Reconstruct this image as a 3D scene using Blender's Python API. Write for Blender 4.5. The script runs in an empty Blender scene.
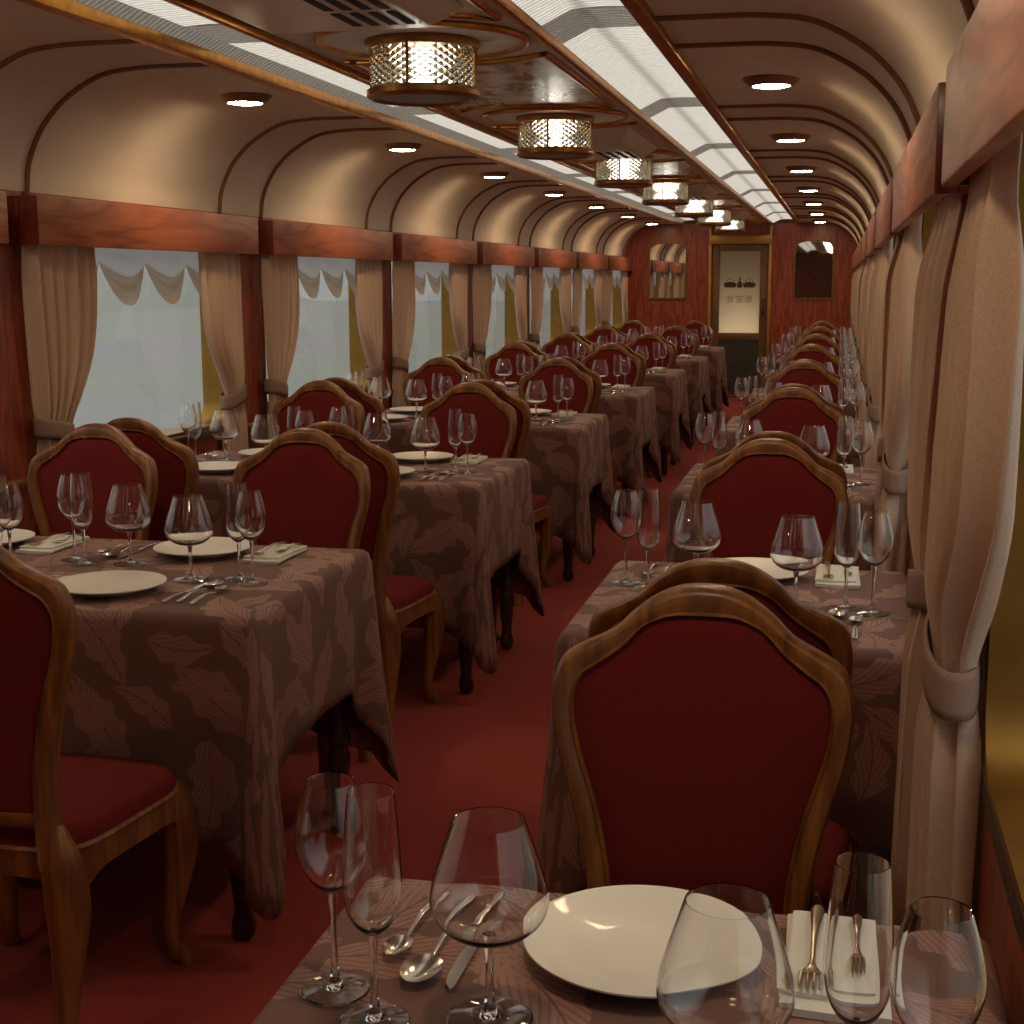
import bpy, bmesh, math, random
from math import sin, cos, pi, radians, sqrt
from mathutils import Vector, Matrix

random.seed(7)
SC = bpy.context.scene
COL = SC.collection

# ------------------------------------------------------------------ layout (metres)
P = 1.9365            # one bay of the carriage
XC = -1.20            # middle of the carriage
HW = 1.40             # half width, wall to wall
XWL, XWR = XC - HW, XC + HW
YE = 17.50            # end wall
YB = -2.0             # wall behind the viewer
PIL = 4.02            # middle of the first pillar on the left
ZT = 0.75             # table top
Y_NEAR, T_D = 2.662, 0.776   # near edge of the first full table, table depth
ZC = 2.11             # flat part of the ceiling
ORD = ['first', 'second', 'third', 'fourth', 'fifth', 'sixth', 'seventh', 'eighth']

# ------------------------------------------------------------------ mesh helpers
class G:
    def __init__(s):
        s.v, s.f, s.uv, s.mi = [], [], {}, []

    def add(s, vs, fs, m=0):
        b = len(s.v)
        s.v += [tuple(p) for p in vs]
        s.f += [tuple(i + b for i in f) for f in fs]
        s.mi += [m] * len(fs)
        return b

    def box(s, x0, x1, y0, y1, z0, z1, m=0):
        s.add([(x0, y0, z0), (x1, y0, z0), (x1, y1, z0), (x0, y1, z0), (x0, y0, z1), (x1, y0, z1), (x1, y1, z1), (x0, y1, z1)],
              [(0, 3, 2, 1), (4, 5, 6, 7), (0, 1, 5, 4), (1, 2, 6, 5), (2, 3, 7, 6), (3, 0, 4, 7)], m)

    def grid(s, fn, nu, nv, closed_u=False, m=0, flip=False):
        vs = []
        cu = nu if closed_u else nu + 1
        for j in range(nv + 1):
            for i in range(cu):
                vs.append(fn(i / nu, j / nv))
        fs = []
        for j in range(nv):
            for i in range(nu):
                a = j * cu + i
                b = j * cu + (i + 1) % cu
                q = (a, b, b + cu, a + cu)
                fs.append(q[::-1] if flip else q)
        s.add(vs, fs, m)

    def lathe(s, prof, n=32, c=(0, 0, 0), closed=False, m=0):
        """prof: (r, z) list turned about z; r = 0 ends become poles."""
        rings, vs, fs = [], [], []
        for r, z in prof:
            if r < 1e-6:
                rings.append([len(vs)])
                vs.append((c[0], c[1], c[2] + z))
            else:
                rings.append(list(range(len(vs), len(vs) + n)))
                for k in range(n):
                    a = 2 * pi * k / n
                    vs.append((c[0] + r * cos(a), c[1] + r * sin(a), c[2] + z))
        pairs = list(zip(rings, rings[1:])) + ([(rings[-1], rings[0])] if closed else [])
        for A, B in pairs:
            for k in range(n):
                k2 = (k + 1) % n
                if len(A) == 1 and len(B) == 1:
                    break
                if len(A) == 1:
                    fs.append((A[0], B[k2], B[k]))
                elif len(B) == 1:
                    fs.append((A[k], A[k2], B[0]))
                else:
                    fs.append((A[k], A[k2], B[k2], B[k]))
        s.add(vs, fs, m)

    def tube(s, path, rad, n=8, closed=False, cap=True, up=(0, 0, 1), m=0, sq=1.0, asp=1.0):
        """sweep a (super)circle along a path; rad a number or a list."""
        N = len(path)
        pts = [Vector(p) for p in path]
        vs, fs = [], []
        for i in range(N):
            if closed:
                t = pts[(i + 1) % N] - pts[i - 1]
            else:
                t = pts[min(i + 1, N - 1)] - pts[max(i - 1, 0)]
            t.normalize()
            u = Vector(up)
            if abs(t.dot(u)) > 0.98:
                u = Vector((0, 1, 0)) if abs(t.y) < 0.9 else Vector((1, 0, 0))
            a = t.cross(u).normalized()
            b = a.cross(t).normalized()
            r = rad[i] if isinstance(rad, (list, tuple)) else rad
            for k in range(n):
                th = 2 * pi * k / n
                cx, cy = cos(th), sin(th)
                if sq != 1.0:
                    cx = math.copysign(abs(cx) ** sq, cx)
                    cy = math.copysign(abs(cy) ** sq, cy)
                vs.append(pts[i] + a * (r * cx) + b * (r * cy * asp))
        for i in range(N if closed else N - 1):
            i2 = (i + 1) % N
            for k in range(n):
                k2 = (k + 1) % n
                fs.append((i * n + k, i * n + k2, i2 * n + k2, i2 * n + k))
        if cap and not closed:
            fs.append(tuple(range(n))[::-1])
            fs.append(tuple((N - 1) * n + k for k in range(n)))
        s.add(vs, fs, m)

    def prism(s, outline, axis, d0, d1, m=0):
        """extrude a 2-D outline (list of (a, b)) along axis 'x', 'y' or 'z'."""
        n = len(outline)

        def pt(a, b, d):
            return {'x': (d, a, b), 'y': (a, d, b), 'z': (a, b, d)}[axis]
        vs = [pt(a, b, d0) for a, b in outline] + [pt(a, b, d1) for a, b in outline]
        fs = [tuple(range(n)), tuple(range(2 * n - 1, n - 1, -1))]
        for i in range(n):
            j = (i + 1) % n
            fs.append((i, i + n, j + n, j))
        s.add(vs, fs, m)

    def build(s, name, mats, parent=None, smooth=40, bevel=0.0, segs=2, uvs=None):
        me = bpy.data.meshes.new(name)
        me.from_pydata(s.v, [], s.f)
        if uvs:
            lay = me.uv_layers.new(name='UVMap')
            for l in me.loops:
                lay.data[l.index].uv = uvs[l.vertex_index]
        if not isinstance(mats, (list, tuple)):
            mats = [mats]
        for mt in mats:
            me.materials.append(mt)
        if len(mats) > 1:
            for p_, k in zip(me.polygons, s.mi):
                p_.material_index = k
        bm = bmesh.new()
        bm.from_mesh(me)
        bmesh.ops.recalc_face_normals(bm, faces=bm.faces)
        if bevel > 0:
            es = [e for e in bm.edges if len(e.link_faces) == 2 and e.calc_face_angle(0) > radians(40)]
            bmesh.ops.bevel(bm, geom=es, offset=bevel, segments=segs, affect='EDGES', profile=0.5, clamp_overlap=True)
        bm.to_mesh(me)
        bm.free()
        if smooth:
            for p_ in me.polygons:
                p_.use_smooth = True
            me.set_sharp_from_angle(angle=radians(smooth))
        me.update()
        o = bpy.data.objects.new(name, me)
        COL.objects.link(o)
        if parent is not None:
            o.parent = parent
        return o


def tag(o, label=None, cat=None, group=None, kind=None):
    if label: o['label'] = label
    if cat: o['category'] = cat
    if group: o['group'] = group
    if kind: o['kind'] = kind
    return o


def empty(name, loc=(0, 0, 0), rz=0.0, **kw):
    o = bpy.data.objects.new(name, None)
    o.empty_display_size = 0.05
    COL.objects.link(o)
    o.location = loc
    o.rotation_euler = (0, 0, rz)
    return tag(o, **kw)


def dup(root, loc, rz=0.0, label=None, group=None):
    r = root.copy()
    COL.objects.link(r)
    r.location = loc
    r.rotation_euler = (0, 0, rz)
    if label: r['label'] = label
    if group: r['group'] = group
    for ch in list(root.children):
        c = ch.copy()
        COL.objects.link(c)
        c.parent = r
        for g in list(ch.children):
            d = g.copy()
            COL.objects.link(d)
            d.parent = c
    return r


def lerp_tab(tab, x):
    if x <= tab[0][0]: return tab[0][1]
    for (a, b), (c, d) in zip(tab, tab[1:]):
        if x <= c:
            return b + (d - b) * (x - a) / (c - a)
    return tab[-1][1]


def spline(pts, k=4):
    """Catmull-Rom through points of any dimension."""
    out = []
    n = len(pts)
    for i in range(n - 1):
        p0, p1, p2, p3 = pts[max(i - 1, 0)], pts[i], pts[i + 1], pts[min(i + 2, n - 1)]
        for s in range(k):
            t = s / k
            out.append(tuple(0.5 * (2 * b + (c - a) * t + (2 * a - 5 * b + 4 * c - d) * t * t + (3 * b - a - 3 * c + d) * t ** 3)
                             for a, b, c, d in zip(p0, p1, p2, p3)))
    out.append(tuple(pts[-1]))
    return out


def sm(x, a=0.0, b=1.0):
    t = max(0.0, min(1.0, (x - a) / (b - a)))
    return t * t * (3 - 2 * t)

# ------------------------------------------------------------------ materials
def new_mat(name):
    m = bpy.data.materials.new(name)
    m.use_nodes = True
    nt = m.node_tree
    nt.nodes.clear()
    out = nt.nodes.new('ShaderNodeOutputMaterial')
    return m, nt, out


def N(nt, kind, **inp):
    n = nt.nodes.new(kind)
    for k, v in inp.items():
        if k.startswith('_'):
            setattr(n, k[1:], v)
        else:
            key = k.replace('__', ' ')
            n.inputs[int(key[1:]) if key[0] == 'i' and key[1:].isdigit() else key].default_value = v
    return n


def L(nt, a, ao, b, bi):
    nt.links.new(a.outputs[ao], b.inputs[bi])


def rgba(c):
    return (c[0], c[1], c[2], 1.0)


def principled(nt, out, col=(.5, .5, .5), rough=.5, metal=0.0, **kw):
    b = N(nt, 'ShaderNodeBsdfPrincipled')
    b.inputs['Base Color'].default_value = rgba(col)
    b.inputs['Roughness'].default_value = rough
    b.inputs['Metallic'].default_value = metal
    for k, v in kw.items():
        b.inputs[k.replace('__', ' ')].default_value = v
    L(nt, b, 'BSDF', out, 'Surface')
    return b


def coords(nt, kind='Object', scale=(1, 1, 1), rot=(0, 0, 0)):
    tc = N(nt, 'ShaderNodeTexCoord')
    mp = N(nt, 'ShaderNodeMapping')
    mp.inputs['Scale'].default_value = scale
    mp.inputs['Rotation'].default_value = rot
    L(nt, tc, kind, mp, 'Vector')
    return mp


def ramp(nt, stops):
    r = N(nt, 'ShaderNodeValToRGB')
    cr = r.color_ramp
    while len(cr.elements) < len(stops):
        cr.elements.new(0.5)
    for e, (p_, c) in zip(cr.elements, stops):
        e.position = p_
        e.color = rgba(c)
    return r


def plain(name, col, rough=.5, metal=0.0, noise=0.0, nscale=30, bump=0.0, **kw):
    m, nt, out = new_mat(name)
    b = principled(nt, out, col, rough, metal, **kw)
    mp = coords(nt)
    nz = N(nt, 'ShaderNodeTexNoise')
    nz.inputs['Scale'].default_value = nscale
    nz.inputs['Detail'].default_value = 4
    L(nt, mp, 'Vector', nz, 'Vector')
    if noise > 0:
        r = ramp(nt, [(.3, tuple(c * (1 - noise) for c in col)), (.7, tuple(min(1, c * (1 + noise)) for c in col))])
        L(nt, nz, 'Fac', r, 'Fac')
        L(nt, r, 'Color', b, 'Base Color')
    if bump > 0:
        bp = N(nt, 'ShaderNodeBump', Strength=bump, Distance=.002)
        L(nt, nz, 'Fac', bp, 'Height')
        L(nt, bp, 'Normal', b, 'Normal')
    return m


def wood(name, dark, mid, light, axis='Z', scale=1.0, rough=.32, coat=.3, warp=.35, rings=9, fine=.5):
    """long grain along axis with a wandering figure."""
    m, nt, out = new_mat(name)
    b = principled(nt, out, mid, rough)
    b.inputs['Coat Weight'].default_value = coat
    b.inputs['Coat Roughness'].default_value = .2
    st = {'X': (.9, 7, 7), 'Y': (7, .9, 7), 'Z': (7, 7, .9)}[axis]
    mp = coords(nt, 'Object', tuple(s * scale for s in st))
    n1 = N(nt, 'ShaderNodeTexNoise')
    n1.inputs['Scale'].default_value = 1.0
    n1.inputs['Detail'].default_value = 3
    n1.inputs['Distortion'].default_value = warp
    L(nt, mp, 'Vector', n1, 'Vector')
    mul = N(nt, 'ShaderNodeMath', _operation='MULTIPLY')
    mul.inputs[1].default_value = rings
    L(nt, n1, 'Fac', mul, 0)
    sn = N(nt, 'ShaderNodeMath', _operation='SINE')
    mul2 = N(nt, 'ShaderNodeMath', _operation='MULTIPLY')
    mul2.inputs[1].default_value = 2 * pi
    L(nt, mul, 0, mul2, 0)
    L(nt, mul2, 0, sn, 0)
    st2 = {'X': (3, 160, 160), 'Y': (160, 3, 160), 'Z': (160, 160, 3)}[axis]
    mp2 = coords(nt, 'Object', st2)
    n2 = N(nt, 'ShaderNodeTexNoise')
    n2.inputs['Scale'].default_value = 1.0
    n2.inputs['Detail'].default_value = 3
    L(nt, mp2, 'Vector', n2, 'Vector')
    mr = N(nt, 'ShaderNodeMapRange')
    mr.inputs['From Min'].default_value = -1
    mr.inputs['From Max'].default_value = 1
    L(nt, sn, 0, mr, 'Value')
    mix = N(nt, 'ShaderNodeMix', _data_type='FLOAT')
    mix.inputs[0].default_value = fine
    L(nt, mr, 'Result', mix, 2)
    L(nt, n2, 'Fac', mix, 3)
    r = ramp(nt, [(.12, dark), (.5, mid), (.88, light)])
    L(nt, mix, 0, r, 'Fac')
    L(nt, r, 'Color', b, 'Base Color')
    bp = N(nt, 'ShaderNodeBump', Strength=.08, Distance=.002)
    L(nt, n2, 'Fac', bp, 'Height')
    L(nt, bp, 'Normal', b, 'Normal')
    return m


def emission(name, col, strength):
    m, nt, out = new_mat(name)
    e = N(nt, 'ShaderNodeEmission', Strength=strength)
    e.inputs['Color'].default_value = rgba(col)
    L(nt, e, 'Emission', out, 'Surface')
    return m


def damask(name, dark, light):
    """woven leaves: scattered veined leaf shapes in two sizes, on the cloth's own flat coordinates."""
    m, nt, out = new_mat(name)
    b = principled(nt, out, dark, .75)
    b.inputs['Sheen Weight'].default_value = .04
    tc = N(nt, 'ShaderNodeTexCoord')
    masks = []
    for scale, a, w, off, bend in ((4.6, .125, .042, 0.0, .022), (6.5, .085, .030, 3.7, -.018)):
        mp = N(nt, 'ShaderNodeMapping')
        mp.inputs['Location'].default_value = (off, off * .6, 0)
        L(nt, tc, 'UV', mp, 'Vector')
        vo = N(nt, 'ShaderNodeTexVoronoi', _voronoi_dimensions='2D')
        vo.inputs['Scale'].default_value = scale
        vo.inputs['Randomness'].default_value = .65
        L(nt, mp, 'Vector', vo, 'Vector')
        sub = N(nt, 'ShaderNodeVectorMath', _operation='SUBTRACT')
        L(nt, mp, 'Vector', sub, 0)
        L(nt, vo, 'Position', sub, 1)
        sep = N(nt, 'ShaderNodeSeparateColor')
        L(nt, vo, 'Color', sep, 'Color')
        ang = N(nt, 'ShaderNodeMath', _operation='MULTIPLY')
        ang.inputs[1].default_value = 2 * pi
        L(nt, sep, 'Red', ang, 0)
        rot = N(nt, 'ShaderNodeVectorRotate', _rotation_type='Z_AXIS')
        L(nt, sub, 'Vector', rot, 'Vector')
        L(nt, ang, 0, rot, 'Angle')
        xyz = N(nt, 'ShaderNodeSeparateXYZ')
        L(nt, rot, 'Vector', xyz, 'Vector')

        def M(op, x, y=None):
            n = N(nt, 'ShaderNodeMath', _operation=op)
            for i, q in enumerate((x, y)):
                if q is None: continue
                if isinstance(q, (int, float)):
                    n.inputs[i].default_value = q
                else:
                    nt.links.new(q, n.inputs[i])
            return n.outputs[0]
        X, Y = xyz.outputs['X'], xyz.outputs['Y']
        t = M('DIVIDE', X, a)
        t2 = M('MULTIPLY', t, t)
        yy = M('SUBTRACT', Y, M('MULTIPLY', M('SUBTRACT', 1.0, t2), bend))
        ay = M('ABSOLUTE', yy)
        wid = M('MULTIPLY', M('SUBTRACT', 1.0, t2), M('MULTIPLY', M('SUBTRACT', 1.25, M('MULTIPLY', t, .5)), w))
        # lobed edge
        wid = M('MULTIPLY', wid, M('ADD', .88, M('MULTIPLY', M('SINE', M('MULTIPLY', X, 110.0)), .14)))
        ins = M('SMOOTHSTEP' if False else 'DIVIDE', M('SUBTRACT', wid, ay), .003)
        ins = M('MINIMUM', M('MAXIMUM', ins, 0.0), 1.0)
        vein = M('SINE', M('MULTIPLY', M('ADD', M('MULTIPLY', ay, 1.5), M('MULTIPLY', X, -.55)), 420.0))
        vein = M('GREATER_THAN', vein, .45)
        mid = M('LESS_THAN', ay, .0016)
        cut = M('MAXIMUM', M('MULTIPLY', vein, .55), mid)
        masks.append(M('MULTIPLY', ins, M('SUBTRACT', 1.0, cut)))
    mx = N(nt, 'ShaderNodeMath', _operation='MAXIMUM')
    nt.links.new(masks[0], mx.inputs[0])
    nt.links.new(masks[1], mx.inputs[1])
    mix = N(nt, 'ShaderNodeMix', _data_type='RGBA')
    L(nt, mx, 0, mix, 0)
    mix.inputs[6].default_value = rgba(dark)
    mix.inputs[7].default_value = rgba(light)
    L(nt, mix, 2, b, 'Base Color')
    rr = N(nt, 'ShaderNodeMapRange')
    rr.inputs['To Min'].default_value = .8
    rr.inputs['To Max'].default_value = .5
    L(nt, mx, 0, rr, 'Value')
    L(nt, rr, 'Result', b, 'Roughness')
    wv = N(nt, 'ShaderNodeTexNoise')
    wv.inputs['Scale'].default_value = 700
    L(nt, tc, 'UV', wv, 'Vector')
    bp = N(nt, 'ShaderNodeBump', Strength=.25, Distance=.001)
    L(nt, wv, 'Fac', bp, 'Height')
    L(nt, bp, 'Normal', b, 'Normal')
    return m


def fabric(name, col, rough=.9, transl=0.0, weave=900, sheen=.3, var=.15, spec=.5):
    m, nt, out = new_mat(name)
    b = principled(nt, out, col, rough)
    b.inputs['Sheen Weight'].default_value = sheen
    b.inputs['Specular IOR Level'].default_value = spec
    mp = coords(nt)
    nz = N(nt, 'ShaderNodeTexNoise')
    nz.inputs['Scale'].default_value = weave
    nz.inputs['Detail'].default_value = 1
    L(nt, mp, 'Vector', nz, 'Vector')
    r = ramp(nt, [(.3, tuple(c * (1 - var) for c in col)), (.7, tuple(c * (1 + var) for c in col))])
    L(nt, nz, 'Fac', r, 'Fac')
    L(nt, r, 'Color', b, 'Base Color')
    bp = N(nt, 'ShaderNodeBump', Strength=.3, Distance=.001)
    L(nt, nz, 'Fac', bp, 'Height')
    L(nt, bp, 'Normal', b, 'Normal')
    if transl > 0:
        t = N(nt, 'ShaderNodeBsdfTranslucent')
        t.inputs['Color'].default_value = rgba(col)
        mx = N(nt, 'ShaderNodeMixShader')
        mx.inputs[0].default_value = transl
        L(nt, b, 'BSDF', mx, 1)
        L(nt, t, 'BSDF', mx, 2)
        L(nt, mx, 'Shader', out, 'Surface')
    return m


def glass(name, col=(1, 1, 1), rough=0.0, ior=1.48, bump=None):
    m, nt, out = new_mat(name)
    g = N(nt, 'ShaderNodeBsdfGlass', Roughness=rough, IOR=ior)
    g.inputs['Color'].default_value = rgba(col)
    L(nt, g, 'BSDF', out, 'Surface')
    return m


def pane_mat(name):
    m, nt, out = new_mat(name)
    t = N(nt, 'ShaderNodeBsdfTransparent')
    t.inputs['Color'].default_value = (.86, .87, .86, 1)
    g = N(nt, 'ShaderNodeBsdfGlossy', Roughness=.02)
    lw = N(nt, 'ShaderNodeLayerWeight', Blend=.5)
    pw = N(nt, 'ShaderNodeMath', _operation='POWER')
    pw.inputs[1].default_value = 4.0
    L(nt, lw, 'Facing', pw, 0)
    f = N(nt, 'ShaderNodeMath', _operation='MULTIPLY_ADD')
    f.inputs[1].default_value = .7
    f.inputs[2].default_value = .03
    L(nt, pw, 0, f, 0)
    mx = N(nt, 'ShaderNodeMixShader')
    L(nt, f, 0, mx, 0)
    L(nt, t, 'BSDF', mx, 1)
    L(nt, g, 'BSDF', mx, 2)
    L(nt, mx, 'Shader', out, 'Surface')
    return m


M_PANEL = wood('red_panel_wood', (.15, .021, .008), (.30, .048, .016), (.42, .082, .030), 'Z', 1.6, .35, .2, .3, 6, .55)
M_PELMET = wood('pelmet_wood', (.20, .043, .016), (.375, .096, .038), (.45, .130, .054), 'Y', .75, .45, .0, .5, 9, .58)
M_ENDW = wood('end_block_wood', (.07, .008, .005), (.15, .018, .010), (.21, .03, .015), 'Z', 2.0, .35, .2, .3, 6, .5)
M_CHAIR = wood('chair_wood', (.135, .045, .012), (.235, .084, .020), (.32, .125, .031), 'Z', 1.5, .42, .12, .6, 5, .45)
M_DKWOOD = wood('table_wood', (.02, .008, .004), (.045, .017, .008), (.07, .028, .013), 'Z', 1.5, .4, .2, .4, 5, .5)
M_VELVET = fabric('red_velvet', (.15, .0125, .0098), .9, 0, 600, .0, .12, .2)
M_CLOTH = damask('leaf_damask', (.150, .068, .050), (.295, .140, .107))
M_CURT = fabric('beige_curtain', (.77, .575, .445), .9, .30, 420, .05, .14)
M_TIE = fabric('tieback_cloth', (.30, .195, .15), .9, 0, 700, .0, .12, .2)
M_SHEER = fabric('white_sheer', (.72, .72, .74), .9, .45, 900, .1, .05)
M_SWAG = fabric('beige_swag', (.62, .52, .40), .9, .30, 700, .2, .08)
M_CARPET = plain('red_carpet', (.28, .031, .020), .95, 0, .22, 260, .6)
M_CEIL = plain('cream_ceiling', (.66, .57, .475), .85, 0, .04, 6, .02, Specular__IOR__Level=.2)
M_CENTER = plain('cream_lacquer', (.60, .50, .41), .3, 0, .05, 8, .03)
M_RIB = plain('brown_moulding', (.20, .088, .027), .35, 0, .15, 40)
M_GOLD = plain('brass', (.56, .29, .075), .3, 1.0, .12, 30)
M_LAMPB = plain('aged_brass', (.36, .18, .05), .38, .7, .2, 25)
M_GOLDW = plain('gilt_moulding', (.50, .205, .032), .3, .9, .2, 25)
M_FRAME = plain('brass_window_frame', (.34, .185, .04), .36, .88, .15, 12)
M_LINT = plain('brass_door_case', (.50, .27, .065), .4, .6, .1, 12)
M_LEAF = plain('bronze_door_leaf', (.20, .105, .04), .4, .4, .12, 18)
M_STONE = plain('dark_granular_panel', (.045, .040, .028), .45, 0, .9, 45, .6)
M_BLACK = plain('black_slot', (.012, .010, .008), .7)
M_PLATE = plain('white_porcelain', (.74, .69, .60), .36, 0, .01, 10, 0, Coat__Weight=.1)
M_NAPKIN = fabric('napkin_linen', (.66, .62, .53), .9, 0, 900, .1, .05)
M_STEEL = plain('cutlery_steel', (.70, .66, .60), .20, 1.0, .04, 20)
M_FORK = plain('bronzed_fork', (.46, .38, .31), .3, 1.0, .04, 20)
M_GLASS = glass('wine_glass')
M_DRUM = glass('cut_glass', (.94, .94, .90), .02, 1.5)
M_PANE = pane_mat('window_pane')
M_GREY = plain('grey_metal_bar', (.20, .19, .165), .4, .3, .15, 60)
M_BULB = emission('lamp_bulb', (1.0, .96, .88), 6.0)
M_DOWN = emission('downlight_lens', (1.0, .74, .44), 80.0)
M_MIRROR = plain('mirror_silver', (.82, .80, .76), .02, 1.0)
M_ART = plain('dark_brown_print', (.07, .035, .02), .7)
M_TXT = plain('tan_print', (.36, .26, .15), .7)


def ribbed(name, emit, strength):
    """prismatic glass with fine ribs across; its glow is emission in the glass itself, faint outside the lit panels."""
    m, nt, out = new_mat(name)
    mp = coords(nt, 'Object', (1, 1, 1))
    wv = N(nt, 'ShaderNodeTexWave', _bands_direction='Y')
    wv.inputs['Scale'].default_value = 12
    wv.inputs['Distortion'].default_value = 4.0
    wv.inputs['Detail'].default_value = 2
    wv.inputs['Detail Scale'].default_value = 1.5
    L(nt, mp, 'Vector', wv, 'Vector')
    b = principled(nt, out, (.34, .34, .28), .22)
    bp = N(nt, 'ShaderNodeBump', Strength=.8, Distance=.004)
    L(nt, wv, 'Fac', bp, 'Height')
    L(nt, bp, 'Normal', b, 'Normal')
    r = ramp(nt, [(.2, (.20, .20, .16)), (.8, (.42, .42, .34))])
    L(nt, wv, 'Fac', r, 'Fac')
    L(nt, r, 'Color', b, 'Base Color')
    if emit:
        def M(op, x, y=None, z=None):
            n = N(nt, 'ShaderNodeMath', _operation=op)
            for i, q in enumerate((x, y, z)):
                if q is None: continue
                if isinstance(q, (int, float)): n.inputs[i].default_value = q
                else: nt.links.new(q, n.inputs[i])
            return n.outputs[0]
        sep = N(nt, 'ShaderNodeSeparateXYZ')
        L(nt, mp, 'Vector', sep, 'Vector')
        X = M('ABSOLUTE', sep.outputs['X'])
        # dimmer line painted into the emission, as if between two tubes
        gap = M('DIVIDE', M('SUBTRACT', X, .505), .020)
        gap = M('SUBTRACT', 1.0, M('MULTIPLY', M('POWER', 2.718, M('MULTIPLY', M('MULTIPLY', gap, gap), -1.0)), .42))
        rib = M('MULTIPLY_ADD', wv.outputs['Fac'], .46, .60)
        L2 = M('MULTIPLY', M('MULTIPLY', gap, rib), strength)
        b.inputs['Emission Color'].default_value = (1.0, .95, .82, 1)
        nt.links.new(L2, b.inputs['Emission Strength'])
    return m


STRIP_E = .58
M_STRIP = ribbed('lit_ribbed_glass', True, STRIP_E)
M_CHEEK = ribbed('dim_glow_ribbed_glass', True, .125)  # faint emission stands in for light leaking through cheeks and cross bars


def frosted():
    m, nt, out = new_mat('frosted_door_glass')
    t = N(nt, 'ShaderNodeBsdfTranslucent')
    t.inputs['Color'].default_value = (.86, .78, .64, 1)
    d = N(nt, 'ShaderNodeBsdfPrincipled')
    d.inputs['Base Color'].default_value = (.42, .35, .30, 1)
    d.inputs['Roughness'].default_value = .25
    mx = N(nt, 'ShaderNodeMixShader')
    mx.inputs[0].default_value = .6
    L(nt, d, 'BSDF', mx, 1)
    L(nt, t, 'BSDF', mx, 2)
    L(nt, mx, 'Shader', out, 'Surface')
    return m


M_FROST = frosted()


def painted():
    """lacquered panel with faint brown brush-painted blotches."""
    m, nt, out = new_mat('painted_panel')
    b = principled(nt, out, (.46, .40, .33), .27)
    b.inputs['Coat Weight'].default_value = .1
    mp = coords(nt, 'Object', (5, 2.6, 5))
    nz = N(nt, 'ShaderNodeTexNoise')
    nz.inputs['Scale'].default_value = 1.6
    nz.inputs['Detail'].default_value = 5
    nz.inputs['Distortion'].default_value = .9
    L(nt, mp, 'Vector', nz, 'Vector')
    r = ramp(nt, [(.36, (.12, .06, .035)), (.44, (.36, .26, .20)), (.52, (.62, .53, .45))])
    L(nt, nz, 'Fac', r, 'Fac')
    L(nt, r, 'Color', b, 'Base Color')
    return m


M_PAINT = painted()


def field_mat(name, a, b_, scale):
    m, nt, out = new_mat(name)
    b = principled(nt, out, a, 1.0)
    b.inputs['Specular IOR Level'].default_value = 0
    mp = coords(nt, 'Object', (scale, scale * .35, scale))
    nz = N(nt, 'ShaderNodeTexNoise')
    nz.inputs['Scale'].default_value = 1.0
    nz.inputs['Detail'].default_value = 2
    L(nt, mp, 'Vector', nz, 'Vector')
    r = ramp(nt, [(.38, a), (.62, b_)])
    L(nt, nz, 'Fac', r, 'Fac')
    L(nt, r, 'Color', b, 'Base Color')
    return m


M_FIELD = field_mat('haze_painted_field', (.300, .325, .275), (.315, .305, .315), .10)  # distance haze is painted into the pale field and hill colours
M_HILL = field_mat('haze_painted_hill', (.300, .325, .275), (.315, .305, .315), .06)

# ------------------------------------------------------------------ the shell
def structure(o, kind='structure'):
    o['kind'] = kind
    return o


g = G()
g.box(XWL - .1, XWR + .1, YB, YE + 1.7, -.06, 0.0)
structure(g.build('floor', M_CARPET, smooth=0))

W_IN, W_LEN = .18, P - .36       # window starts .18 past the pillar middle
Z_SILL, Z_HEAD = .82, 1.70


def win_span(j, side=-1):
    y = PIL + (j - 1) * P + W_IN
    return y + .04, y + W_LEN - (.09 if side > 0 else 0)


def side_wall(name, x_in, sgn, js):
    """red wooden wall with window openings; sgn points outwards."""
    g = G()
    xa, xb = sorted((x_in, x_in + sgn * .115))
    g.box(xa, xb, YB, YE, 0, Z_SILL)
    g.box(xa, xb, YB, YE, Z_HEAD, 1.74)
    y = YB
    for j in js:
        a, b = win_span(j, sgn)
        g.box(xa, xb, y, a, Z_SILL, Z_HEAD)
        y = b
    g.box(xa, xb, y, YE, Z_SILL, Z_HEAD)
    return structure(g.build(name, M_PANEL, smooth=0))


LJ = list(range(0, 8))
RJ = list(range(-1, 8))
side_wall('wall_left', XWL, -1, LJ)
side_wall('wall_right', XWR, 1, RJ)
g = G()
g.box(XWL - .16, XWR + .16, YB - .1, YB, 0, 2.3)
structure(g.build('wall_back_added', M_PANEL, smooth=0))  # unseen closing wall, added to block sky light

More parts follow.
